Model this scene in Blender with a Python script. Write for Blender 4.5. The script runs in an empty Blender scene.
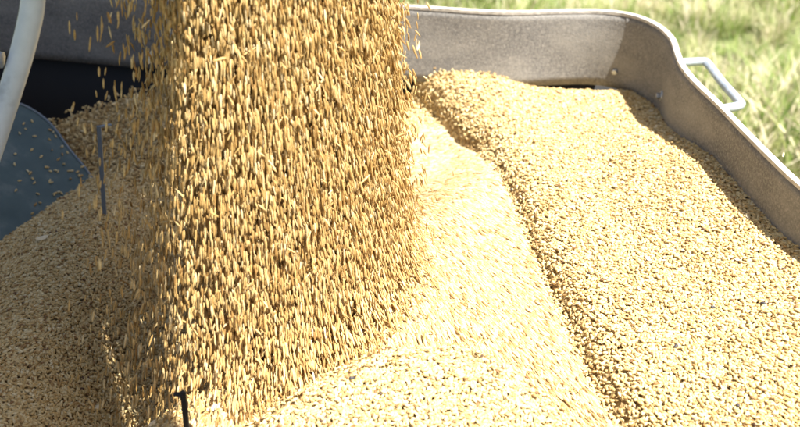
import bpy, math, random
import numpy as np
from mathutils import Vector, Matrix
R = math.radians
rng = np.random.default_rng(11)
random.seed(11)
sc = bpy.context.scene
COL = sc.collection

# ------------------------------------------------------------------ camera
CAM = np.array([0.0, 0.0, 0.67]); PITCH = R(32.0); FPX = 966.0
FWD = np.array([0, math.cos(PITCH), -math.sin(PITCH)])
UP = np.array([0, math.sin(PITCH), math.cos(PITCH)])
RT = np.array([1.0, 0, 0])
def ray(px, py): return FWD + UP*((213.5-py)/FPX) + RT*((px-400)/FPX)
def P(px, py, z=0.0):
    d = ray(px, py); t = (z-CAM[2])/d[2]; return CAM + d*t
def D(px, py, depth): return CAM + ray(px, py)*depth

cam = bpy.data.cameras.new('camera'); camo = bpy.data.objects.new('camera', cam); COL.objects.link(camo)
cam.sensor_width = 36; cam.lens = 36*FPX/800; cam.clip_end = 3000; cam.clip_start = 0.02
camo.location = CAM; camo.rotation_euler = (R(90)-PITCH, 0, 0)
cam.dof.use_dof = True; cam.dof.focus_distance = 1.08; cam.dof.aperture_fstop = 5.6
sc.camera = camo

# ------------------------------------------------------------------ light
w = bpy.data.worlds.new('World'); sc.world = w; w.use_nodes = True
nt = w.node_tree; bg = nt.nodes['Background']
sky = nt.nodes.new('ShaderNodeTexSky'); sky.sky_type = 'NISHITA'; sky.sun_disc = False
SUNV = Vector((0.36, -0.22, 0.91)).normalized()
el = math.asin(SUNV.z); az = math.atan2(SUNV.x, SUNV.y)
sky.sun_elevation = el; sky.sun_rotation = az; sky.altitude = 100; sky.ozone_density = 0.3; sky.dust_density = 3.0; sky.air_density = 1.0
nt.links.new(sky.outputs[0], bg.inputs[0]); bg.inputs[1].default_value = 0.05
sl = bpy.data.lights.new('sun', 'SUN'); so = bpy.data.objects.new('sun', sl); COL.objects.link(so)
sl.energy = 4.8; sl.angle = R(0.5); sl.color = (1.0, 0.972, 0.915)
so.rotation_euler = SUNV.to_track_quat('Z', 'Y').to_euler(); so.location = (2, -1.5, 4)
sc.view_settings.view_transform = 'Standard'; sc.view_settings.look = 'None'
sc.view_settings.exposure = 1.68; sc.view_settings.gamma = 1
sc.render.engine = 'CYCLES'
sc.cycles.max_bounces = 6; sc.cycles.diffuse_bounces = 3

# ------------------------------------------------------------------ materials
def mat(name, col, rough=0.6, metal=0.0, spec=0.5):
    m = bpy.data.materials.new(name); m.use_nodes = True
    b = m.node_tree.nodes['Principled BSDF']
    b.inputs['Base Color'].default_value = (*col, 1); b.inputs['Roughness'].default_value = rough
    b.inputs['Metallic'].default_value = metal; b.inputs['Specular IOR Level'].default_value = spec
    return m
def ramp(n, stops):
    r = n.nodes.new('ShaderNodeValToRGB'); cr = r.color_ramp
    while len(cr.elements) < len(stops): cr.elements.new(0.5)
    for e, (p, c) in zip(cr.elements, stops): e.position = p; e.color = (*c, 1)
    return r
def noisy(m, scale, stops, detail=6, bump=0.0, bscale=None, dist=0.001, coords='Object', rough=0.6):
    n = m.node_tree; b = n.nodes['Principled BSDF']
    tc = n.nodes.new('ShaderNodeTexCoord')
    t = n.nodes.new('ShaderNodeTexNoise'); t.inputs['Scale'].default_value = scale
    t.inputs['Detail'].default_value = detail; t.inputs['Roughness'].default_value = rough
    n.links.new(tc.outputs[coords], t.inputs['Vector'])
    r = ramp(n, stops); n.links.new(t.outputs['Fac'], r.inputs[0]); n.links.new(r.outputs[0], b.inputs['Base Color'])
    if bump:
        t2 = n.nodes.new('ShaderNodeTexNoise'); t2.inputs['Scale'].default_value = bscale or scale*2
        t2.inputs['Detail'].default_value = 4
        n.links.new(tc.outputs[coords], t2.inputs['Vector'])
        bp = n.nodes.new('ShaderNodeBump'); bp.inputs['Strength'].default_value = bump; bp.inputs['Distance'].default_value = dist
        n.links.new(t2.outputs['Fac'], bp.inputs['Height']); n.links.new(bp.outputs[0], b.inputs['Normal'])
    return r

def kernel_mat(name, stops, rough=0.5, transl=.10):
    m = mat(name, (0.5, .35, .17), rough, spec=0.35)
    n = m.node_tree; b = n.nodes['Principled BSDF']
    oi = n.nodes.new('ShaderNodeObjectInfo')
    r = ramp(n, stops); n.links.new(oi.outputs['Random'], r.inputs[0])
    tc = n.nodes.new('ShaderNodeTexCoord')
    t = n.nodes.new('ShaderNodeTexNoise'); t.inputs['Scale'].default_value = 420; t.inputs['Detail'].default_value = 3
    n.links.new(tc.outputs['Object'], t.inputs['Vector'])
    r2 = ramp(n, [(0.3, (0.72, .66, .58)), (0.62, (1.08, 1.06, 1.02))])
    n.links.new(t.outputs['Fac'], r2.inputs[0])
    mx = n.nodes.new('ShaderNodeMix'); mx.data_type = 'RGBA'; mx.blend_type = 'MULTIPLY'; mx.inputs[0].default_value = 1
    n.links.new(r.outputs[0], mx.inputs[6]); n.links.new(r2.outputs[0], mx.inputs[7])
    n.links.new(mx.outputs[2], b.inputs['Base Color'])
    tl = n.nodes.new('ShaderNodeBsdfTranslucent'); ms = n.nodes.new('ShaderNodeMixShader'); ms.inputs[0].default_value = transl
    n.links.new(mx.outputs[2], tl.inputs[0]); n.links.new(b.outputs[0], ms.inputs[1]); n.links.new(tl.outputs[0], ms.inputs[2])
    n.links.new(ms.outputs[0], n.nodes['Material Output'].inputs['Surface'])
    return m
WHEAT = [(0.0, (.07, .04, .03)), (0.006, (.22, .12, .05)), (0.05, (.42, .27, .11)), (0.2, (.56, .40, .175)), (0.55, (.66, .51, .255)), (0.85, (.72, .595, .335)), (1.0, (.79, .69, .45))]
M_wheat = kernel_mat('wheat', WHEAT)
M_wheat_fall = kernel_mat('wheat_airborne', [(0.0, (.40, .23, .075)), (0.2, (.55, .36, .13)), (0.6, (.66, .47, .20)), (0.9, (.73, .57, .29)), (1.0, (.80, .68, .43))], transl=.24)
M_wheat_slide = kernel_mat('wheat_slide_darkened', [(0.0, (.34, .20, .08)), (0.15, (.45, .30, .13)), (0.5, (.57, .43, .23)), (1.0, (.72, .59, .37))], transl=.10)  # same wheat in darker tones, so the sunlit slide does not clip to white
M_bed = mat('wheat_bed', (.3, .18, .07), 0.8)
noisy(M_bed, 260, [(0.35, (.20, .12, .045)), (0.5, (.36, .25, .105)), (0.65, (.50, .38, .19))], 3, 1.0, 240, .004)
M_dark = mat('dark_kernel', (.035, .03, .035), .6)
M_chaff = mat('chaff', (.72, .62, .42), .7)
M_rubber = mat('rubber_belt', (.1, .1, .1), .75, spec=.3)
noisy(M_rubber, 350, [(0.30, (.075, .073, .070)), (0.48, (.165, .158, .148)), (0.60, (.27, .255, .23)), (0.74, (.50, .47, .42))], 5, .6, 500, .0012, rough=.8)
_n = M_rubber.node_tree; _b = _n.nodes['Principled BSDF']; _src = _b.inputs['Base Color'].links[0].from_socket
_t = _n.nodes.new('ShaderNodeTexNoise'); _t.inputs['Scale'].default_value = 7; _t.inputs['Detail'].default_value = 8; _t.inputs['Roughness'].default_value = .65
_tc = _n.nodes.new('ShaderNodeTexCoord'); _mp = _n.nodes.new('ShaderNodeMapping'); _mp.inputs['Scale'].default_value = (1, 1, 2.6)
_n.links.new(_tc.outputs['Object'], _mp.inputs[0]); _n.links.new(_mp.outputs[0], _t.inputs['Vector'])
_r = ramp(_n, [(.42, (0, 0, 0)), (.70, (.65, .65, .65))]); _n.links.new(_t.outputs['Fac'], _r.inputs[0])
_m = _n.nodes.new('ShaderNodeMix'); _m.data_type = 'RGBA'; _m.inputs[7].default_value = (.34, .32, .28, 1)
_n.links.new(_r.outputs[0], _m.inputs[0]); _n.links.new(_src, _m.inputs[6]); _n.links.new(_m.outputs[2], _b.inputs['Base Color'])
M_edge = mat('cut_belt_edge', (.66, .63, .57), .7)
noisy(M_edge, 90, [(0.3, (.30, .28, .25)), (0.6, (.56, .53, .48))], 4, .3, 200, .001)
M_black = mat('black_steel_gap_shade', (.010, .010, .011), .7)  # dark steel, near black with the belt gap's shade put into the colour
M_steel_dark = mat('dark_steel', (.03, .032, .036), .55)
noisy(M_steel_dark, 14, [(0.3, (.018, .02, .022)), (0.7, (.05, .05, .052))], 6, .2, 60, .001)
M_teal = mat('teal_paint', (.06, .10, .115), .42)
rr = noisy(M_teal, 22, [(0.3, (.035, .062, .062)), (0.55, (.055, .088, .088)), (0.75, (.13, .155, .15))], 8, .15, 90, .0006)
M_gal = mat('galvanised', (.58, .62, .66), .38, .55)
noisy(M_gal, 60, [(0.3, (.45, .50, .55)), (0.6, (.66, .70, .74)), (.75, (.78, .80, .82))], 5, .2, 150, .0005)
M_paintdk = mat('worn_blue_paint', (.16, .19, .22), .45)
M_white = mat('white_paint', (.74, .77, .80), .42)
noisy(M_white, 26, [(0.25, (.30, .33, .37)), (0.4, (.52, .58, .66)), (0.7, (.64, .70, .79))], 8, .2, 100, .0006)
M_bluebolt = mat('zinc_bolt', (.42, .44, .46), .4, .7)
M_redaug = mat('auger_paint', (.35, .06, .03), .4)
noisy(M_redaug, 6, [(0.3, (.30, .28, .24)), (0.7, (.45, .42, .36))], 5)

# ------------------------------------------------------------------ helpers
def obj(name, verts, faces, m, parent=None, smooth=True, edges=()):
    me = bpy.data.meshes.new(name); me.from_pydata([tuple(map(float, v)) for v in verts], list(edges), faces); me.update()
    if smooth: me.polygons.foreach_set('use_smooth', [True]*len(me.polygons))
    if m: me.materials.append(m)
    o = bpy.data.objects.new(name, me); COL.objects.link(o)
    if parent: o.parent = parent
    return o
def tag(o, label=None, cat=None, group=None, kind=None):
    if label: o['label'] = label
    if cat: o['category'] = cat
    if group: o['group'] = group
    if kind: o['kind'] = kind
    return o
def empty(name, loc=(0, 0, 0)):
    o = bpy.data.objects.new(name, None); COL.objects.link(o); o.location = loc; o.empty_display_size = .05
    return o
def catmull(pts, n=10, closed=False):
    pts = [np.array(p, float) for p in pts]; out = []
    N = len(pts); segs = N if closed else N-1
    for i in range(segs):
        g = (lambda k: pts[k % N]) if closed else (lambda k: pts[min(max(k, 0), N-1)])
        a, b, c, d = g(i-1), g(i), g(i+1), g(i+2)
        for k in range(n):
            t = k/n
            out.append(.5*((2*b)+(-a+c)*t+(2*a-5*b+4*c-d)*t*t+(-a+3*b-3*c+d)*t**3))
    if not closed: out.append(pts[-1])
    return out
def tube(path, r, seg=12, sec=None, cap=True):
    """sweep a circle (or the section sec) along path"""
    path = [np.array(p, float) for p in path]; V = []; F = []
    if sec is None: sec = [(math.cos(2*math.pi*k/seg), math.sin(2*math.pi*k/seg)) for k in range(seg)]
    seg = len(sec); nrm = None
    for i, p in enumerate(path):
        t = path[min(i+1, len(path)-1)]-path[max(i-1, 0)]; t /= np.linalg.norm(t)
        if nrm is None:
            a = np.array([0, 0, 1.0]) if abs(t[2]) < .9 else np.array([0, 1.0, 0])
            nrm = np.cross(t, a)
        nrm = nrm - t*np.dot(nrm, t); nrm /= np.linalg.norm(nrm); bi = np.cross(t, nrm)
        rr_ = r[i] if hasattr(r, '__len__') else r
        for (a_, b_) in sec: V.append(p+nrm*a_*rr_+bi*b_*rr_)
    for i in range(len(path)-1):
        for k in range(seg):
            k2 = (k+1) % seg; F.append((i*seg+k, i*seg+k2, (i+1)*seg+k2, (i+1)*seg+k))
    if cap:
        F.append(tuple(range(seg-1, -1, -1))); F.append(tuple((len(path)-1)*seg+k for k in range(seg)))
    return V, F
def box(c, ex, ey, ez):
    """c centre, ex.. half-extent vectors"""
    c, ex, ey, ez = (np.array(q, float) for q in (c, ex, ey, ez))
    V = [c+ex*i+ey*j+ez*k for i in (-1, 1) for j in (-1, 1) for k in (-1, 1)]
    F = [(0, 1, 3, 2), (4, 6, 7, 5), (0, 4, 5, 1), (2, 3, 7, 6), (0, 2, 6, 4), (1, 5, 7, 3)]
    return V, F
def merge(*parts):
    V = []; F = []
    for v, f in parts:
        o = len(V); V += list(v); F += [tuple(i+o for i in q) for q in f]
    return V, F
def bevel(o, wd=.001, s=2):
    m = o.modifiers.new('b', 'BEVEL'); m.width = wd; m.segments = s; m.limit_method = 'ANGLE'; return o

def sstep(a, b, x):
    t = np.clip((x-a)/(b-a), 0, 1); return t*t*(3-2*t)
_G = [rng.random((64, 64)) for _ in range(4)]
def vnoise(x, y, s, k=0):
    X = x/s+7.3; Y = y/s+3.1; xi = np.floor(X).astype(int); yi = np.floor(Y).astype(int)
    fx = X-xi; fy = Y-yi; fx = fx*fx*(3-2*fx); fy = fy*fy*(3-2*fy); g = _G[k]
    return (g[xi % 64, yi % 64]*(1-fx)*(1-fy)+g[(xi+1) % 64, yi % 64]*fx*(1-fy)+g[xi % 64, (yi+1) % 64]*(1-fx)*fy+g[(xi+1) % 64, (yi+1) % 64]*fx*fy)-.5

# ------------------------------------------------------------------ the heap's height field
crease = np.array([P(385, 60), P(432, 94), P(480, 134), P(516, 205), P(538, 260), P(563, 315), P(590, 375), P(622, 430), P(690, 520)])
_o = np.argsort(crease[:, 1]); CY = crease[_o, 1]; CX = crease[_o, 0]
mound = np.array([P(120, 475, .02), P(215, 432, .02), P(262, 405, .02), P(330, 372, .02), P(400, 354, .02), P(455, 352, .02), P(510, 372, .02), P(560, 402, .02), P(612, 440, .02), P(680, 500, .02)])
MX = mound[:, 0]; MY = mound[:, 1]
LA = P(440, 232, .03)[:2]; LB = P(225, 420, .03)[:2]      # where the stream lands
LD = (LB-LA)/np.linalg.norm(LB-LA)
def regions(x, y):
    d = x-np.interp(y, CY, CX)                     # >0: settled wheat right of the crease
    dm = np.interp(x, MX, MY)-y                    # >0: front mound
    return d, dm
def height(x, y):
    d, dm = regions(x, y)
    d = d+.006*vnoise(x, y, .03, 2)+.005*vnoise(x, y, .012, 1)
    zr = .005+.062*sstep(.01, .33, d)*(1-.75*sstep(1.08, 1.40, y))-.010*sstep(0, .5, y-1.0)
    zr = zr-.064*sstep(1.42, 1.515, y+.04*(x-.34))*sstep(.14, .24, x)
    zr = zr+.003*vnoise(x, y, .12, 1)
    zr = zr-.006*(1-sstep(-.004, .032, d))+.005*sstep(1.45, 1.2, y)
    # sliding flank, falling from where the stream lands to the crease
    zs = -.005+.15*np.clip(-d, 0, .26)-.02*sstep(.08, .3, -d)
    # behind the stream and to the left
    sl_ = (x-LA[0])*LD[1]-(y-LA[1])*LD[0]         # signed distance from landing line (sign fixed below)
    side = sl_ if ((-.5-LA[0])*LD[1]-(.8-LA[1])*LD[0]) > 0 else -sl_
    zl = -.052-.080*np.exp(-((x+.27)/.09)**2)*sstep(.60, .85, y)*(1-sstep(1.05, 1.3, y))+.030*sstep(-.30, -.42, x)*(1-sstep(-.42, -.56, x))-.050*sstep(1.22, 1.5, y)*sstep(-.15, -.45, x)
    zl = zl+.030*np.exp(-(((x+.33)/.12)**2+((y-1.38)/.12)**2))+.010*vnoise(x, y, .10, 3)+.012*vnoise(x, y, .045, 0)*sstep(1.1, 1.3, y)
    yc = 1.40+.05*vnoise(x, y, .09, 2)+.26*np.clip(x+.54, 0, .3)
    crest = -.028+.27*np.clip(x+.54, -.2, .3)+.012*vnoise(x, y, .05, 1)
    bank = np.where(y < yc, crest-.30*(yc-y), crest-1.5*(y-yc))
    bank = np.maximum(bank, -.15)
    wb = sstep(1.00, 1.38, y)*sstep(.02, -.12, x)
    zl = zl*(1-wb)+np.where(y < yc, np.maximum(zl-.03, bank), bank)*wb
    k = sstep(.02, .20, side)
    zs = zs*(1-k)+zl*k
    zs = zs-.012*np.exp(-((dm+.012)/.035)**2)*sstep(-.25, -.12, x)*(d < 0)
    # front mound
    kx = sstep(-.235, -.15, x)
    zm = (.000+.058*np.exp(-(((x-.04)/.21)**2+((y-.73)/.15)**2)))*kx+zl*(1-kx)
    zm = zm+.004*vnoise(x, y, .05, 2)-.010*np.exp(-((dm-.020)/.014)**2)
    a = sstep(-.003, .014, dm+.006*vnoise(x, y, .02, 3)); a = a*kx+sstep(-.05, .05, dm)*(1-kx)
    zs2 = zs*(1-a)+np.maximum(zm, zs+.004*kx)*a
    t = sstep(-.006, .004, d)
    z = zs2*(1-t)+zr*t-.010*np.exp(-((d-.003)/.006)**2)-.008*np.exp(-((dm-.010)/.009)**2)*(1-t)*sstep(-.2, -.12, x)
    # heap against the back wall
    z = z+.034*np.exp(-(((x-.11)/.12)**2+((y-1.50)/.11)**2))+.003*vnoise(x, y, .03, 0)
    return z

# hopper outline in plan (rubber belt), counter-clockwise
rim_px = [(-60, -4), (160, -2), (300, 2), (400, 6), (500, 12), (560, 11), (600, 11), (632, 15), (656, 25), (670, 38), (675, 52), (681, 66), (694, 82), (716, 103), (745, 133), (772, 160), (800, 186)]
RIMZ = .13
rim = [P(a, b, RIMZ)[:2] for a, b in rim_px]
rim = [np.array([-.80, 1.60])]+[np.array([p[0], min(p[1], 1.60)]) for p in rim if p[0] > -.72]
rim += [np.array(q) for q in [(.475, .80), (.50, .62), (.46, .46), (.36, .40), (-.2, .38), (-.62, .38), (-.78, .46), (-.84, .7), (-.84, 1.2), (-.83, 1.45)]]
RIM = catmull(rim, 6, True)
RIMA = np.array(RIM)
def inside(x, y, poly):
    c = np.zeros(x.shape, bool); n = len(poly); j = n-1
    for i in range(n):
        xi, yi = poly[i]; xj, yj = poly[j]
        cond = ((yi > y) != (yj > y)) & (x < (xj-xi)*(y-yi)/(yj-yi+1e-12)+xi)
        c ^= cond; j = i
    return c

# ------------------------------------------------------------------ kernels
def kernel_mesh(name, m, L=.0066, W=.0032, T=.0029, seed=0, rings=9, seg=10):
    r = np.random.default_rng(seed); V = []; F = []
    bend = r.uniform(-.12, .12)
    for i in range(rings):
        t = (i+.35)/(rings-.3); s = t*2-1
        prof = (1-abs(s)**2.3)**.62*(1-.16*s)
        if i == 0: prof *= .9
        for k in range(seg):
            a = 2*math.pi*k/seg
            cx = math.cos(a); cy = math.sin(a)
            groove = 1-.30*math.exp(-((a-1.5*math.pi)/.32)**2)
            V.append((s*L/2, cx*prof*W/2, cy*prof*T/2*groove+bend*L*(s*s-.4)*.35))
    for i in range(rings-1):
        for k in range(seg):
            k2 = (k+1) % seg; F.append((i*seg+k, (i+1)*seg+k, (i+1)*seg+k2, i*seg+k2))
    V.append((-L/2, 0, bend*L*.2)); V.append((L/2*1.02, 0, bend*L*.2))
    for k in range(seg):
        k2 = (k+1) % seg
        F.append((len(V)-2, k, k2)); F.append((len(V)-1, (rings-1)*seg+k2, (rings-1)*seg+k))
    me = bpy.data.meshes.new(name); me.from_pydata(V, [], F); me.update()
    me.polygons.foreach_set('use_smooth', [True]*len(me.polygons)); me.materials.append(m)
    return me
def kernel_coll(name, specs):
    c = bpy.data.collections.new(name)
    for i, s in enumerate(specs):
        o = bpy.data.objects.new('%s_%d' % (name, i), kernel_mesh(name, **s)); c.objects.link(o)
    return c
C_set = kernel_coll('wheat_kernel', [dict(m=M_wheat, L=.0066, W=.0033, seed=1), dict(m=M_wheat, L=.0062, W=.0035, seed=2), dict(m=M_wheat, L=.0070, W=.0031, seed=3), dict(m=M_wheat, L=.0058, W=.0030, seed=4)])
C_fall = kernel_coll('falling_kernel', [dict(m=M_wheat_fall, L=.0128, W=.0020, T=.0019, seed=5), dict(m=M_wheat_fall, L=.0140, W=.0019, T=.0018, seed=6), dict(m=M_wheat_fall, L=.0108, W=.0023, T=.0021, seed=7)])
C_slide = kernel_coll('sliding_kernel', [dict(m=M_wheat_slide, L=.0105, W=.0025, T=.0022, seed=8), dict(m=M_wheat_slide, L=.0118, W=.0024, T=.0021, seed=9), dict(m=M_wheat_slide, L=.0092, W=.0027, T=.0023, seed=10)])

def gn_group(coll, nvar):
    g = bpy.data.node_groups.new('scatter_'+coll.name, 'GeometryNodeTree')
    g.interface.new_socket('Geometry', in_out='INPUT', socket_type='NodeSocketGeometry')
    g.interface.new_socket('Geometry', in_out='OUTPUT', socket_type='NodeSocketGeometry')
    N = g.nodes; Lk = g.links
    gi = N.new('NodeGroupInput'); go = N.new('NodeGroupOutput')
    def attr(name, ty):
        a = N.new('GeometryNodeInputNamedAttribute'); a.data_type = ty; a.inputs['Name'].default_value = name; return a.outputs[0]
    ci = N.new('GeometryNodeCollectionInfo'); ci.inputs['Collection'].default_value = coll
    ci.inputs['Separate Children'].default_value = True; ci.inputs['Reset Children'].default_value = True
    ip = N.new('GeometryNodeInstanceOnPoints'); ip.inputs['Pick Instance'].default_value = True
    cmpn = N.new('FunctionNodeCompare'); cmpn.data_type = 'FLOAT'; cmpn.operation = 'GREATER_THAN'; cmpn.inputs[1].default_value = .01
    sc_ = attr('scl', 'FLOAT')
    Lk.new(sc_, cmpn.inputs[0])
    Lk.new(gi.outputs[0], ip.inputs['Points']); Lk.new(cmpn.outputs[0], ip.inputs['Selection'])
    Lk.new(ci.outputs[0], ip.inputs['Instance'])
    iv = N.new('FunctionNodeRandomValue'); iv.data_type = 'INT'
    iv.inputs[4].default_value = 0; iv.inputs[5].default_value = nvar-1
    Lk.new(iv.outputs[2], ip.inputs['Instance Index'])
    e2r = N.new('FunctionNodeEulerToRotation'); Lk.new(attr('rot', 'FLOAT_VECTOR'), e2r.inputs[0])
    Lk.new(e2r.outputs[0], ip.inputs['Rotation']); Lk.new(sc_, ip.inputs['Scale'])
    j = N.new('GeometryNodeJoinGeometry')
    Lk.new(gi.outputs[0], j.inputs[0]); Lk.new(ip.outputs[0], j.inputs[0]); Lk.new(j.outputs[0], go.inputs[0])
    return g
def scatter(name, pts, rot, scl, coll, nvar, base=None, m=None):
    bv, bf = base if base else (np.zeros((0, 3)), [])
    nb = len(bv); allv = np.concatenate([bv, pts]) if nb else pts
    me = bpy.data.meshes.new(name)
    me.from_pydata([tuple(v) for v in (bv.tolist() if nb else [])], [], bf)
    me.vertices.add(len(pts)); me.vertices.foreach_set('co', np.asarray(allv, np.float32).ravel()); me.update()
    if bf: me.polygons.foreach_set('use_smooth', [True]*len(bf))
    if m: me.materials.append(m)
    a = me.attributes.new('rot', 'FLOAT_VECTOR', 'POINT'); a.data.foreach_set('vector', np.concatenate([np.zeros((nb, 3)), rot]).astype(np.float32).ravel())
    a = me.attributes.new('scl', 'FLOAT', 'POINT'); a.data.foreach_set('value', np.concatenate([np.zeros(nb), scl]).astype(np.float32))
    o = bpy.data.objects.new(name, me); COL.objects.link(o)
    md = o.modifiers.new('scatter', 'NODES'); md.node_group = gn_group(coll, nvar)
    return o
def eul(xa, up):
    """euler XYZ angles that send local x to xa and local z near up (arrays)"""
    xa = xa/np.linalg.norm(xa, axis=1, keepdims=True)
    ya = np.cross(up, xa); ya /= np.linalg.norm(ya, axis=1, keepdims=True)+1e-9
    za = np.cross(xa, ya)
    # R columns xa ya za ; XYZ euler: R = Rz Ry Rx
    ry = np.arcsin(np.clip(-xa[:, 2], -1, 1)); rz = np.arctan2(xa[:, 1], xa[:, 0]); rx = np.arctan2(ya[:, 2], za[:, 2])
    return np.stack([rx, ry, rz], 1)
def grid_pts(x0, x1, y0, y1, s):
    xs = np.arange(x0, x1, s); ys = np.arange(y0, y1, s*.9)
    X, Y = np.meshgrid(xs, ys); X = X+((np.arange(len(ys)) % 2)*s*.5)[:, None]
    X = X.ravel()+rng.uniform(-.42, .42, X.size)*s; Y = Y.ravel()+rng.uniform(-.42, .42, Y.size)*s
    return X, Y
def pix(x, y, z):
    v = np.stack([x, y, z], -1)-CAM; dp = v@FWD
    return 400+FPX*(v@RT)/dp, 213.5-FPX*(v@UP)/dp
def normals(x, y, e=.003):
    zx = (height(x+e, y)-height(x-e, y))/(2*e); zy = (height(x, y+e)-height(x, y-e))/(2*e)
    n = np.stack([-zx, -zy, np.ones_like(x)], 1); return n/np.linalg.norm(n, axis=1, keepdims=True)

def sliding_mask(x, y):
    d, dm = regions(x, y)
    d = d+.008*vnoise(x, y, .012, 1); dm = dm+.02*vnoise(x, y, .03, 3)
    side = side_of_landing(x, y)
    return (d < -.004) & (dm < -.002) & ((side < .05) | (x > -.06)) & (y < 1.40)
def side_of_landing(x, y):
    s = (x-LA[0])*LD[1]-(y-LA[1])*LD[0]
    s0 = (-.5-LA[0])*LD[1]-(.8-LA[1])*LD[0]
    return s*np.sign(s0)

# the surface under the loose kernels
gx = np.arange(-.86, .56, .006); gy = np.arange(.34, 1.64, .006)
GX, GY = np.meshgrid(gx, gy); GZ = height(GX, GY)-.0035
ins = inside(GX, GY, RIMA*np.array([1, 1])) if True else None
bv = np.stack([GX.ravel(), GY.ravel(), GZ.ravel()], 1); bf = []; nx = len(gx); insr = ins
for j in range(len(gy)-1):
    for i in range(nx-1):
        if insr[j, i] or insr[j+1, i+1] or insr[j, i+1] or insr[j+1, i]:
            bf.append((j*nx+i, j*nx+i+1, (j+1)*nx+i+1, (j+1)*nx+i))

PTS = []; ROT = []; SCL = []
def layer(s, dz, jz, tilt, fine):
    X, Y = grid_pts(-.84, .53, .38, 1.62, s)
    Z = height(X, Y)
    px, py = pix(X, Y, Z)
    vis = (px > -150) & (px < 960) & (py < 520)
    keep = inside(X, Y, RIMA) & (vis if fine else ~vis) & ~sliding_mask(X, Y)
    d0, m0 = regions(X, Y)
    thin = .48*np.exp(-((d0-.014)/.022)**2)*(d0 > 0)+.66*np.exp(-((m0-.020)/.018)**2)*(d0 < 0)*(X > -.22)+.45*sstep(1.2, 1.3, Y)*sstep(-.14, -.24, X)
    keep &= rng.random(X.size) > thin
    X, Y, Z = X[keep], Y[keep], Z[keep]; n = len(X)
    N = normals(X, Y)
    d, dm = regions(X, Y)
    rough = np.exp(-((d-.02)/.03)**2)*1.0+sstep(1.2, 1.32, Y)*sstep(-.12, -.25, X)*2.6+np.exp(-(((X-.075)/.09)**2+((Y-1.43)/.1)**2))+.8*np.exp(-((dm-.01)/.02)**2)*(X > -.3)
    Z = Z+dz+rng.normal(0, jz, n)*(1+1.2*rough)
    yaw = rng.uniform(0, 2*math.pi, n)
    # settled wheat on the right lies loosely combed down the slope
    right = d > 0
    yaw = np.where(right & (rng.random(n) < .45), rng.normal(R(-50), .5, n), yaw)
    xa = np.stack([np.cos(yaw), np.sin(yaw), rng.normal(0, tilt, n)*(1+rough)], 1)
    xa -= N*np.sum(xa*N, 1, keepdims=True)*.85
    up = N+rng.normal(0, .35, (n, 3))*(1+.6*rough[:, None])
    PTS.append(np.stack([X, Y, Z], 1)); ROT.append(eul(xa, up)); SCL.append(rng.uniform(.74, 1.0, n))
layer(.0031, .0003, .0007, .30, True)
layer(.0044, .0012, .0012, .42, True)
layer(.0065, .0004, .0012, .3, False)
# loose kernels piled high at the back left, where the floor of the hopper still shows through
heap = scatter('wheat_heap', np.concatenate(PTS), np.concatenate(ROT), np.concatenate(SCL), C_set, 4, (bv, bf), M_bed)
tag(heap, 'settled golden wheat kernels filling the rubber walled hopper up to its sides', 'wheat', kind='stuff')

# the layer sliding away from the stream
PTS = []; ROT = []; SCL = []
for s, dz, jz in ((.0034, .0004, .0004), (.0040, .0010, .0006)):
    X, Y = grid_pts(-.45, .40, .55, 1.50, s)
    k = sliding_mask(X, Y); X, Y = X[k], Y[k]; n = len(X)
    Z = height(X, Y)+dz+rng.normal(0, jz, n); N = normals(X, Y)
    src = np.array([-.16, 1.28])
    dirx = X-src[0]; diry = Y-src[1]
    yaw = np.arctan2(diry, dirx)+rng.normal(0, .11, n)
    yaw = np.where(rng.random(n) < .10, yaw+rng.normal(0, .7, n), yaw)
    xa = np.stack([np.cos(yaw), np.sin(yaw), np.zeros(n)], 1); xa -= N*np.sum(xa*N, 1, keepdims=True); xa[:, 2] += rng.normal(0, .04, n)
    PTS.append(np.stack([X, Y, Z], 1)); ROT.append(eul(xa, N+rng.normal(0, .3, (n, 3)))); SCL.append(rng.uniform(.85, 1.12, n))
slide = scatter('sliding_wheat', np.concatenate(PTS), np.concatenate(ROT), np.concatenate(SCL), C_slide, 3)
tag(slide, 'pale sheet of wheat kernels sliding down from the stream to the crease', 'wheat', kind='stuff')

# the falling stream: every kernel sits on its own path from the spout to the heap
SZ = .56
def path_top(u, v):      # u, v in the unit disc (v towards the back)
    return np.stack([-.112+.100*u, .925+.075*v+.02*u], 1)
AX1 = -LD; AX2 = np.array([-LD[1], LD[0]]); 
if side_of_landing(np.array([LA[0]+AX2[0]*.1]), np.array([LA[1]+AX2[1]*.1]))[0] < 0: AX2 = -AX2
MID = (LA+LB)/2
def stream_xy(u, v, z):
    t = np.clip((SZ-z)/SZ, 0, 1.2)
    top = path_top(u, v)
    # bottom footprint: long axis along the landing line
    a = (u*.72+v*.69); b = (-u*.69+v*.72)
    bot = MID[None, :]+AX2[None, :]*(.088+.100*b)[:, None]+AX1[None, :]*(a*.205+.012)[:, None]
    f = (.55*t+.45*t**1.6)[:, None]
    xy = top*(1-f)+bot*f
    h = np.maximum(z-height(xy[:, 0], xy[:, 1]), 0)
    sd = xy-np.array([-.16, 1.28]); sd /= np.linalg.norm(sd, axis=1, keepdims=True)
    w_ = np.clip(.55+.9*b*-1, .0, 1.3)
    return xy+sd*((.032*np.exp(-h/.020)+.012*np.exp(-h/.09))*w_)[:, None]
def stream_pts(n, rad, zlo=-.08):
    r = rad(n); th = rng.uniform(0, 2*math.pi, n); u = r*np.cos(th); v = r*np.sin(th)
    z = rng.uniform(zlo, SZ, n)
    return u, v, z
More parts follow.
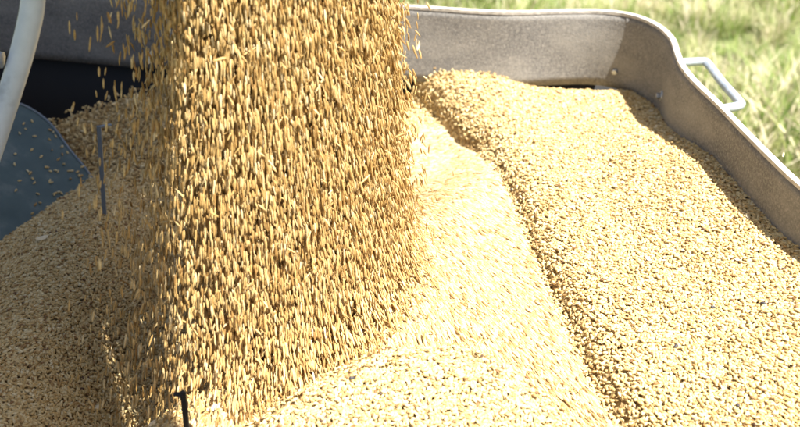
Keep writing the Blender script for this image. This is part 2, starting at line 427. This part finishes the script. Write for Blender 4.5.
def stream_build(u, v, z, jit):
    xy = stream_xy(u, v, z); xy2 = stream_xy(u, v, z-.01)
    k = z > height(xy[:, 0], xy[:, 1])+.001
    u, v, z, xy, xy2 = u[k], v[k], z[k], xy[k], xy2[k]; n = len(z)
    dirv = np.stack([xy2[:, 0]-xy[:, 0], xy2[:, 1]-xy[:, 1], np.full(n, -.01)], 1); dirv /= np.linalg.norm(dirv, axis=1, keepdims=True)
    h = z-height(xy[:, 0], xy[:, 1])
    dirv[:, 0] += .07+.05*u
    jit = np.where(rng.random(n) < .14, .40, jit)
    dirv = dirv+rng.normal(0, 1, (n, 3))*(jit+.35*np.exp(-h/.012))[:, None]
    return np.stack([xy[:, 0], xy[:, 1], z], 1), eul(dirv, rng.normal(0, 1, (n, 3))), rng.uniform(.60, 1.14, n)
uu, vv, zz = stream_pts(370000, lambda n: rng.random(n)**.36*(1+rng.normal(0, .035, n)))
kk = rng.random(len(uu)) < np.clip(.58+.66*uu-.25*vv, .07, 1)*np.clip((1.04-np.hypot(uu, vv))/.16, .25, 1)
kk &= rng.random(len(uu)) > .60*np.clip((-.10-uu)/.4, 0, 1)*np.clip(1-zz/.42, 0, 1)
A = stream_build(uu[kk], vv[kk], zz[kk], .055)
# thin veil on the left side of the column
n = 2800; r = .95+np.abs(rng.normal(0, .24, n)); th = R(180)+rng.normal(0, .75, n)
B = stream_build(r*np.cos(th), r*np.sin(th), rng.uniform(-.08, SZ, n), .12)
n = 420; C3 = stream_build(1+np.abs(rng.normal(0, .10, n)), rng.normal(-.25, .5, n), rng.uniform(-.02, SZ, n), .25)
fall = scatter('falling_wheat', *[np.concatenate([a, b]) for a, b in zip([np.concatenate(q) for q in zip(A, C3)], B)], C_fall, 3)
tag(fall, 'thick golden stream of wheat kernels pouring down into the hopper', 'wheat stream', kind='stuff')

# single kernels that can be told apart
def single(name, me, loc, rot, scl, label, cat, group=None):
    o = bpy.data.objects.new(name, me); COL.objects.link(o); o.location = loc; o.rotation_euler = rot; o.scale = (scl,)*3
    tag(o, label, cat, group); return o
fm = [kernel_mesh('stray_kernel', M_wheat_fall, .0095, .0031, .0028, seed=21+i) for i in range(3)]
n = 0
while n < 46:
    px = random.triangular(118, 215, 178); py = random.uniform(0, 340)
    yy = random.uniform(.80, 1.05); d = ray(px, py); t = yy/d[1]; q = CAM+d*t
    if q[2] < height(np.array([q[0]]), np.array([q[1]]))[0]+.02: continue
    single('stray_kernel', fm[n % 3], q, (random.uniform(0, 6), R(90)+random.gauss(0, .3), random.uniform(0, 6)), random.uniform(.85, 1.15),
           'stray wheat kernel falling free in the air left of the main stream', 'wheat kernel', 'stray kernels falling beside the stream')
    n += 1

# ------------------------------------------------------------------ hopper
hop = empty('grain_hopper', (-.15, 1.0, -.75))
tag(hop, 'grain hopper with wavy grey rubber side walls and a white cut top edge', 'hopper')
def hchild(name, VF, m, smooth=True, parent=None):
    V, F = VF; base = np.array([-.15, 1.0, -.75])
    o = obj(name, [np.array(v)-base for v in V], F, m, parent or hop, smooth); return o
# rubber belt wall, 7 mm thick, hem slightly wavy
n = len(RIM); nrm2 = []
for i in range(n):
    t = RIM[(i+1) % n]-RIM[i-1]; t = t/np.linalg.norm(t); nrm2.append(np.array([-t[1], t[0]]))
area = sum(RIM[i][0]*RIM[(i+1) % n][1]-RIM[(i+1) % n][0]*RIM[i][1] for i in range(n))
sg = -1 if area > 0 else 1
nrm2 = [q*sg for q in nrm2]                      # outward
TH = .0065; ZS = [.005, .02, .045, .07, .095, .115, .1285]
V = []; F = []
def wob(i, z): return .003*math.sin(i*.23+z*22)
rows = [(z, 0) for z in ZS]+[(z, 1) for z in reversed(ZS)]
for i in range(n):
    for z, side in rows:
        flare = .008*(z/.13-1)
        # the belt's hem lifts where it passes in front of the dark steel lip
        p = RIM[i]+nrm2[i]*(TH*side+flare+wob(i, z)*(1-z/.13)); V.append((p[0], p[1], z))
m_ = len(rows)
for i in range(n):
    for k in range(m_):
        if k == len(ZS)-1: pass
        i2 = (i+1) % n; k2 = (k+1) % m_; F.append((i*m_+k, i2*m_+k, i2*m_+k2, i*m_+k2))
hchild('rubber_wall', (V, F), M_rubber)
# pale cut edge lying on top of the belt
V = []; F = []
for i in range(n):
    a = RIM[i]+nrm2[i]*(-.0008); b = RIM[i]+nrm2[i]*(TH+.0008); z = .1288
    for p, zz in ((a, z-.003), (a, z+.0018), (b, z+.0018), (b, z-.003)): V.append((p[0], p[1], zz))
for i in range(n):
    i2 = (i+1) % n
    for k in range(4): k2 = (k+1) % 4; F.append((i*4+k, i2*4+k, i2*4+k2, i*4+k2))
hchild('cut_edge', (V, F), M_edge, smooth=False)
# steel body under the belt: upright lip, then sloping sides, all round
V = []; F = []
cen = np.array([-.15, .98])
prof = [(.010, -.006), (.012, -.055), (.014, -.14), ]
levels = [(0.016, 1.0, .02), (.016, 1.0, -.12), (0, .62, -.55), (0, .60, -.60)]
for off, k, z in levels:
    for i in range(n):
        p = cen+(RIM[i]-cen)*k+nrm2[i]*off; V.append((p[0], p[1], z))
for l in range(3):
    for i in range(n): i2 = (i+1) % n; F.append((l*n+i, (l+1)*n+i, (l+1)*n+i2, l*n+i2))
F.append(tuple(3*n+i for i in range(n)))
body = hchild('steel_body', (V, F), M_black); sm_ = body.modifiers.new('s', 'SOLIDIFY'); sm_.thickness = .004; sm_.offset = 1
# four legs under the body down to the grass
for x_, y_ in ((-.55, .62), (.22, .62), (-.55, 1.38), (.22, 1.38)):
    hchild('leg', tube([(x_, y_, -.10), (x_, y_, -.76)], .028, 4, [(-1, -1), (1, -1), (1, 1), (-1, 1)]), M_gal, False)
# bolts that clamp the belt
def bolt(px, py, yplane=None, z=.03, r=.009):
    best = None; d = ray(px, py)
    for i in range(n):       # find where the ray meets the belt
        a, b = RIM[i], RIM[(i+1) % n]
        M2 = np.array([[d[0], -(b-a)[0]], [d[1], -(b-a)[1]]]);
        if abs(np.linalg.det(M2)) < 1e-9: continue
        t, s = np.linalg.solve(M2, a-CAM[:2])
        if 0 <= s <= 1 and t > .3 and (best is None or t < best[0]) and -.01 < CAM[2]+d[2]*t < .13: best = (t, s, i)
    if not best: return
    t, s, i = best; q = CAM+d*t; nn = -np.append(nrm2[i], 0)
    q = q+nn*.001
    b_ = hchild('bolt', merge(tube([q-nn*.004, q+nn*.003, q+nn*.0045], [r*1.0, r*1.0, r*.85], 18), tube([q+nn*.0045, q+nn*.009, q+nn*.0105], [r*.55, r*.55, r*.42], 6)), M_bluebolt, False)
for a, b in ((616, 70), (664, 96)): bolt(a, b)
# handle: bent tube on the outside of the belt
hz = .104
pts = [P(676, 63, hz), P(688, 62, hz), P(703, 61.5, hz), P(708, 64, hz), P(722, 82, hz), P(739, 101, hz), P(740.5, 104.5, hz), P(736, 106.5, hz), P(722, 109, hz)]
hd = hchild('handle', tube(catmull(pts, 6), .0062, 14), M_gal)
tag(hd, 'bent galvanised tube handle on the outside of the belt')
# teal plate: sloping inner side, left
TO = np.array([-.5, 1.14]); TN = np.array([-.92, .39]); TN /= np.linalg.norm(TN); TS = .60; TZ = -.052
def teal_z(x, y): return TZ+TS*((x-TO[0])*TN[0]+(y-TO[1])*TN[1])
def teal_hit(px, py):
    d = ray(px, py); lhs = CAM[2]-TZ-TS*((CAM[0]-TO[0])*TN[0]+(CAM[1]-TO[1])*TN[1])
    t = lhs/(TS*(d[0]*TN[0]+d[1]*TN[1])-d[2]); return CAM+d*t
edge = catmull([teal_hit(*q) for q in [(-90, 112), (-40, 102), (0, 100), (22, 105), (40, 115), (54, 128), (70, 150), (88, 172), (108, 205)]], 5)
lo = [teal_hit(q[0], q[1]) for q in [(108, 205), (130, 290), (40, 330), (-100, 330), (-120, 220)]]
out = list(edge)+lo[1:]
c = np.mean(out, axis=0); V = [p for p in out]+[p-np.array([0, 0, .005]) for p in out]; k = len(out)
F = [tuple(range(k)), tuple(range(2*k-1, k-1, -1))]+[(i, i+k, (i+1) % k+k, (i+1) % k) for i in range(k)]
tp = hchild('side_plate', (V, F), M_teal, False); tag(tp, 'dark teal painted steel plate with a rounded top edge')
rp = hchild('plate_rim', tube([p+np.array([0, 0, .001]) for p in edge], .0018, 8), M_paintdk, parent=None)
def on_heap(px, py, lift=.003):
    z = 0.0
    for _ in range(12):
        q = P(px, py, z); z = float(height(np.array([q[0]]), np.array([q[1]]))[0])+lift
    return P(px, py, z)
# braces that stick out of the wheat
def brace(top, bot, arm, r, m):
    V1 = tube([top, bot], r, 4, [(-1, -.5), (1, -.5), (1, .5), (-1, .5)])
    V2 = tube([np.array(top)-np.array([0, 0, r*.5]), arm], r*.9, 4, [(-1, -.4), (1, -.4), (1, .4), (-1, .4)])
    return merge(V1, V2)
b0 = on_heap(98, 212); q = ray(99, 126); t0 = CAM+q*(b0[1]/q[1]); b0 = b0-np.array([0, 0, .08])
hchild('brace', brace(t0, b0, t0+np.array([.012, .012, -.004]), .0028, M_gal), M_paintdk, False)
b1 = on_heap(183, 432); q = ray(183, 392); t1 = CAM+q*(b1[1]/q[1]); b1 = b1-np.array([0, 0, .1])
hchild('brace', merge(tube([t1, b1], .0026, 4, [(-1, -.6), (1, -.6), (1, .6), (-1, .6)]), tube([t1-np.array([.009, 0, .003]), t1-np.array([0, 0, .003])], .0022, 6)), M_black, False)

# kernels lying on and bouncing over the teal plate
km = [kernel_mesh('loose_kernel', M_wheat, .0066, .0032, .0028, seed=31+i) for i in range(3)]
cnt = 0
while cnt < 70:
    px = random.triangular(4, 125, 95); py = random.uniform(112, 225)
    q = teal_hit(px, py)
    if q[2] < height(np.array([q[0]]), np.array([q[1]]))[0]+.003 or py > 245-px*.5 or py < 108+px*.35-15: continue
    d = CAM-q; d /= np.linalg.norm(d)
    q = q+np.array([0, 0, .0015])
    single('loose_kernel', km[cnt % 3], q, (random.uniform(0, 6), random.gauss(0, .5), random.uniform(0, 6)), random.uniform(.8, 1.1),
           'loose wheat kernel scattered on the dark teal side plate', 'wheat kernel', 'kernels scattered over the teal plate')
    cnt += 1
# kernels thrown up against the dark gap behind the heap
cnt = 0
while cnt < 130:
    px = random.triangular(50, 215, 165); py = random.triangular(60, 170, 95)
    if py < 116-(px-50)*.36: continue
    yy = random.uniform(1.26, 1.46); d = ray(px, py); t = yy/d[1]; q = CAM+d*t
    if q[2] < height(np.array([q[0]]), np.array([q[1]]))[0]+.003 or q[2] > .05: continue
    single('bouncing_kernel', km[cnt % 3], q, (random.uniform(0, 6), random.uniform(0, 3), random.uniform(0, 6)), random.uniform(.9, 1.3),
           'wheat kernel bouncing up in front of the dark gap under the back wall', 'wheat kernel', 'kernels bouncing behind the stream')
    cnt += 1

# odd dark seeds and bits of husk on the settled wheat
dark_spots = [(713, 307, 'dark seed on the pale wheat, uppermost of the two largest on the right'), (738, 405, 'dark seed lying on the wheat at the bottom right'), (763, 303, 'small dark seed on the wheat nearest the right wall'),
              (676, 346, 'small dark seed on the wheat below the middle of the right heap'), (512, 190, 'dark seed caught in the upper part of the crease'), (352, 378, 'black seed on top of the front mound near the stream'), (670, 230, 'tiny dark seed alone in the middle of the right heap'), (462, 95, 'dark seed on the brown mound by the back wall')]
dkm = kernel_mesh('dark_seed', M_dark, .0060, .0036, .003, seed=40)
for i, (px, py, lb) in enumerate(dark_spots):
    single('dark_seed', dkm, on_heap(px, py), (0, .2, i*1.3), 1.0, lb, 'seed', 'dark seeds among the wheat')
hk = [( -.5, 0), (0, .5), (.5, 0), (0, -.5)]
def husk_mesh():
    V = []; F = []
    for i in range(7):
        s = i/6*2-1; wd = .0021*(1-s*s)**.6+.0003
        for k in (-1, 0, 1): V.append((s*.006, k*wd, .0009*(1-abs(k))+.0012*s*s))
    for i in range(6):
        for k in range(2): F.append((i*3+k, i*3+k+1, (i+1)*3+k+1, (i+1)*3+k))
    V2 = [(a, b, c_-.0003) for a, b, c_ in V]; F2 = [tuple(j+21 for j in reversed(f)) for f in F]
    me = bpy.data.meshes.new('husk'); me.from_pydata(V+V2, [], F+F2); me.materials.append(M_chaff); me.update(); return me
hm = husk_mesh()
for px, py, lb, s in ((42, 238, 'long pale husk on the shaded wheat below the teal plate', 1.5), (152, 424, 'pale husk on the shaded wheat at the bottom left edge', 1.0), (98, 407, 'small pale husk lying on the shaded wheat left of the front brace', .9), (213, 408, 'pale husk at the foot of the stream beside the front brace', 1.3)):
    single('husk', hm, on_heap(px, py, .005), (0.2, .1, random.uniform(.5, 1.2)), s, lb, 'husk')
single('husk', hm, D(151, 57, 1.30), (.6, R(-70), .5), 1.6, 'white husk in the air in front of the black gap', 'husk')
single('husk', hm, D(418, 45, 1.25), (.6, R(-80), .9), 1.1, 'pale kernel, drawn as a husk, floating right of the stream before the rubber wall', 'husk')  # a round airborne kernel, drawn with the husk mesh

for i in range(26):
    px = random.uniform(560, 800); py = random.uniform(110, 425)
    if px < 470+py*.42: continue
    single('chaff_flake', hm, on_heap(px, py, .003), (random.gauss(0, .4), random.gauss(0, .3), random.uniform(0, 6)), random.uniform(.5, .9),
           'small pale flake of chaff lying on the settled wheat right of the crease', 'chaff', 'flakes of chaff on the right heap')
# ------------------------------------------------------------------ pale stay bar, top left
pts = [D(52, -420, .84), D(42, -160, .84), D(36, -50, .86), D(33, 0, .88), D(29, 25, .89), D(20, 60, .905), D(6, 105, .92), D(-12, 160, .94), D(-40, 240, .97), np.array([-.56, .93, .0]), np.array([-.60, .96, -.08])]
sec = [(.55*c_+0, s_*1.0) for c_, s_ in [(math.cos(2*math.pi*k/20), math.sin(2*math.pi*k/20)) for k in range(20)]]
V, F = tube(catmull(pts, 5), .0108, 20)
bar = empty('stay_bar', (-.56, .93, 0))
base = np.array([-.56, .93, 0])
obj('bar', [np.array(v)-base for v in V], F, M_white, bar)
q = D(7, 60, .90); bt = tube([q+np.array([-.004, 0, 0]), q+np.array([-.016, 0, .002])], .008, 8)
obj('bolt', [np.array(v)-base for v in bt[0]], bt[1], M_bluebolt, bar, False)
tag(bar, 'pale bluish white bent steel bar crossing the top left corner', 'bar')

# ------------------------------------------------------------------ unloading auger overhead, unseen; tube and added housing are laid out to shade the left
aug = empty('unloading_auger', (-.10, 1.0, 1.1))
def ach(name, VF, m):
    base = np.array([-.10, 1.0, 1.1]); return obj(name, [np.array(v)-base for v in VF[0]], VF[1], m, aug)
ach('tube', tube([(-.185, .72, 1.12), (.935, -1.20, 1.40), (2.15, -3.4, 1.80)], .21, 32), M_redaug)  # course chosen so the tube's shade edge runs along the stream's left side
hp = [(-.44, .62), (-.12, .62), (-.08, .80), (.0, .90), (.04, 1.0), (.04, 1.20), (.05, 1.27), (.05, 1.52), (.0, 1.58), (-.40, 1.58), (-.46, 1.50)]  # added housing, outline shaped to shade the back left and spare the stream
hn = len(hp)
hb = ach('shade_housing', ([(x, y, z) for z in (.93, 1.30) for x, y in hp], [tuple(range(hn-1, -1, -1)), tuple(range(hn, 2*hn))]+[(i, (i+1) % hn, (i+1) % hn+hn, i+hn) for i in range(hn)]), M_redaug)
hb.data.polygons.foreach_set('use_smooth', [False]*len(hb.data.polygons)); bevel(hb, .02, 3)
sp = catmull([(-.11, 1.0, .98), (-.108, .96, .80), (-.105, .93, .60)], 6); V, F = tube(sp, [.17-.0035*i for i in range(len(sp))], 32, cap=False)
s_ = ach('spout', (V, F), M_steel_dark); q = s_.modifiers.new('s', 'SOLIDIFY'); q.thickness = .006
tag(aug, 'unseen wide metal unloading auger tube with a dark rubber spout and an added shade housing over the hopper', 'auger')

# ------------------------------------------------------------------ ground and grass
GZ0 = -.75
M_ground = mat('meadow_soil', (.1, .1, .05), .95)
noisy(M_ground, 1.6, [(0.3, (.07, .085, .025)), (0.5, (.13, .14, .05)), (0.62, (.24, .21, .11)), (.75, (.32, .28, .17))], 9, .6, 12, .02)
S = 600; k = 60
gv = []; gf = []
rad = [0, 1, 2, 3, 4.5, 6, 8, 11, 15, 22, 40, 90, 250, 900]
gv.append((0, 2, GZ0))
for r_ in rad[1:]:
    for a in range(48):
        th = a*2*math.pi/48; x = r_*math.cos(th); y = 2+r_*math.sin(th)
        gv.append((x, y, GZ0+.03*math.sin(x*1.1)*math.sin(y*.9+1)*(1 if r_ > 1.5 else .3)))
for a in range(48): gf.append((0, 1+a, 1+(a+1) % 48))
for l in range(len(rad)-2):
    for a in range(48): gf.append((1+l*48+a, 1+(l+1)*48+a, 1+(l+1)*48+(a+1) % 48, 1+l*48+(a+1) % 48))
g = obj('ground', gv, gf, M_ground); tag(g, kind='structure')
M_grass = mat('grass_blade', (.1, .15, .03), .5, spec=.4)
n_ = M_grass.node_tree; b_ = n_.nodes['Principled BSDF']
geo = n_.nodes.new('ShaderNodeObjectInfo'); tcn = n_.nodes.new('ShaderNodeNewGeometry')
nz = n_.nodes.new('ShaderNodeTexNoise'); nz.inputs['Scale'].default_value = 2.4; nz.inputs['Detail'].default_value = 4
n_.links.new(tcn.outputs['Position'], nz.inputs['Vector'])
ad = n_.nodes.new('ShaderNodeMath'); ad.operation = 'MULTIPLY_ADD'; ad.inputs[1].default_value = .35
mu = n_.nodes.new('ShaderNodeMath'); mu.operation = 'MULTIPLY_ADD'; mu.inputs[1].default_value = .45; mu.inputs[2].default_value = -.12
n_.links.new(geo.outputs['Random'], mu.inputs[0])
at = n_.nodes.new('ShaderNodeMath'); at.operation = 'ADD'
n_.links.new(nz.outputs['Fac'], ad.inputs[0]); n_.links.new(mu.outputs[0], ad.inputs[2])
vc = n_.nodes.new('ShaderNodeMath'); vc.operation = 'MULTIPLY_ADD'; vc.inputs[1].default_value = .5
n_.links.new(tcn.outputs['Random Per Island'], vc.inputs[0]); n_.links.new(ad.outputs[0], vc.inputs[2])
rg = ramp(n_, [(0.10, (.08, .16, .02)), (0.36, (.20, .31, .05)), (0.52, (.36, .40, .13)), (0.64, (.58, .51, .32)), (1.0, (.74, .66, .50))])
n_.links.new(vc.outputs[0], rg.inputs[0]); n_.links.new(rg.outputs[0], b_.inputs['Base Color'])
tr = n_.nodes.new('ShaderNodeBsdfTranslucent'); mxs = n_.nodes.new('ShaderNodeMixShader'); mxs.inputs[0].default_value = .35
n_.links.new(rg.outputs[0], tr.inputs[0]); n_.links.new(b_.outputs[0], mxs.inputs[1]); n_.links.new(tr.outputs[0], mxs.inputs[2])
n_.links.new(mxs.outputs[0], n_.nodes['Material Output'].inputs['Surface'])
def tuft(seed, nb, hmin, hmax, spread, lean):
    r = np.random.default_rng(seed); V = []; F = []
    for b in range(nb):
        a = r.uniform(0, 6.28); rr0 = spread*math.sqrt(r.random()); x0, y0 = rr0*math.cos(a), rr0*math.sin(a)
        h = r.uniform(hmin, hmax); da = a+r.normal(0, .9); ln = abs(r.normal(lean, lean*.6))*h; wd = r.uniform(.0016, .0038)
        px_, py_ = -math.sin(da), math.cos(da); o0 = len(V)
        droop = r.uniform(.0, .5)
        for i in range(6):
            t = i/5; off = ln*t**1.8; zz = h*(t-droop*t**3*.6)
            wv = wd*(1-t**1.6)+.0003
            cx = x0+math.cos(da)*off; cy = y0+math.sin(da)*off
            V += [(cx-px_*wv, cy-py_*wv, zz), (cx+px_*wv, cy+py_*wv, zz)]
        for i in range(5): F.append((o0+2*i, o0+2*i+1, o0+2*i+3, o0+2*i+2))
    me = bpy.data.meshes.new('tuft'); me.from_pydata(V, [], F); me.update(); me.materials.append(M_grass); return me
Cg = bpy.data.collections.new('grass_tuft')
for i in range(6):
    Cg.objects.link(bpy.data.objects.new('tuft_%d' % i, tuft(50+i, 46, .05, .13+.02*i, .055, .55)))
def gz(x, y): return GZ0+.03*np.sin(x*1.1)*np.sin(y*.9+1)
X = np.concatenate([rng.uniform(-3.5, 4.5, 9000), rng.uniform(-9, 10, 6000)]); Y = np.concatenate([rng.uniform(-.5, 6.5, 9000), rng.uniform(-5, 14, 6000)])
k = ~((X > -.6) & (X < .3) & (Y > .5) & (Y < 1.5)); X, Y = X[k], Y[k]; n1 = len(X)
sc1 = rng.uniform(.6, 1.15, n1)*(1+.9*np.clip(vnoise(X, Y, .5, 2)+vnoise(X, Y, .22, 1), -.4, .8))
gr = scatter('grass', np.stack([X, Y, gz(X, Y)-.005], 1), np.stack([rng.normal(0, .15, n1), rng.normal(0, .15, n1), rng.uniform(0, 6.28, n1)], 1), sc1, Cg, 6)
tag(gr, 'long sunlit meadow grass, green mixed with dry straw, around the hopper', 'grass', kind='stuff')
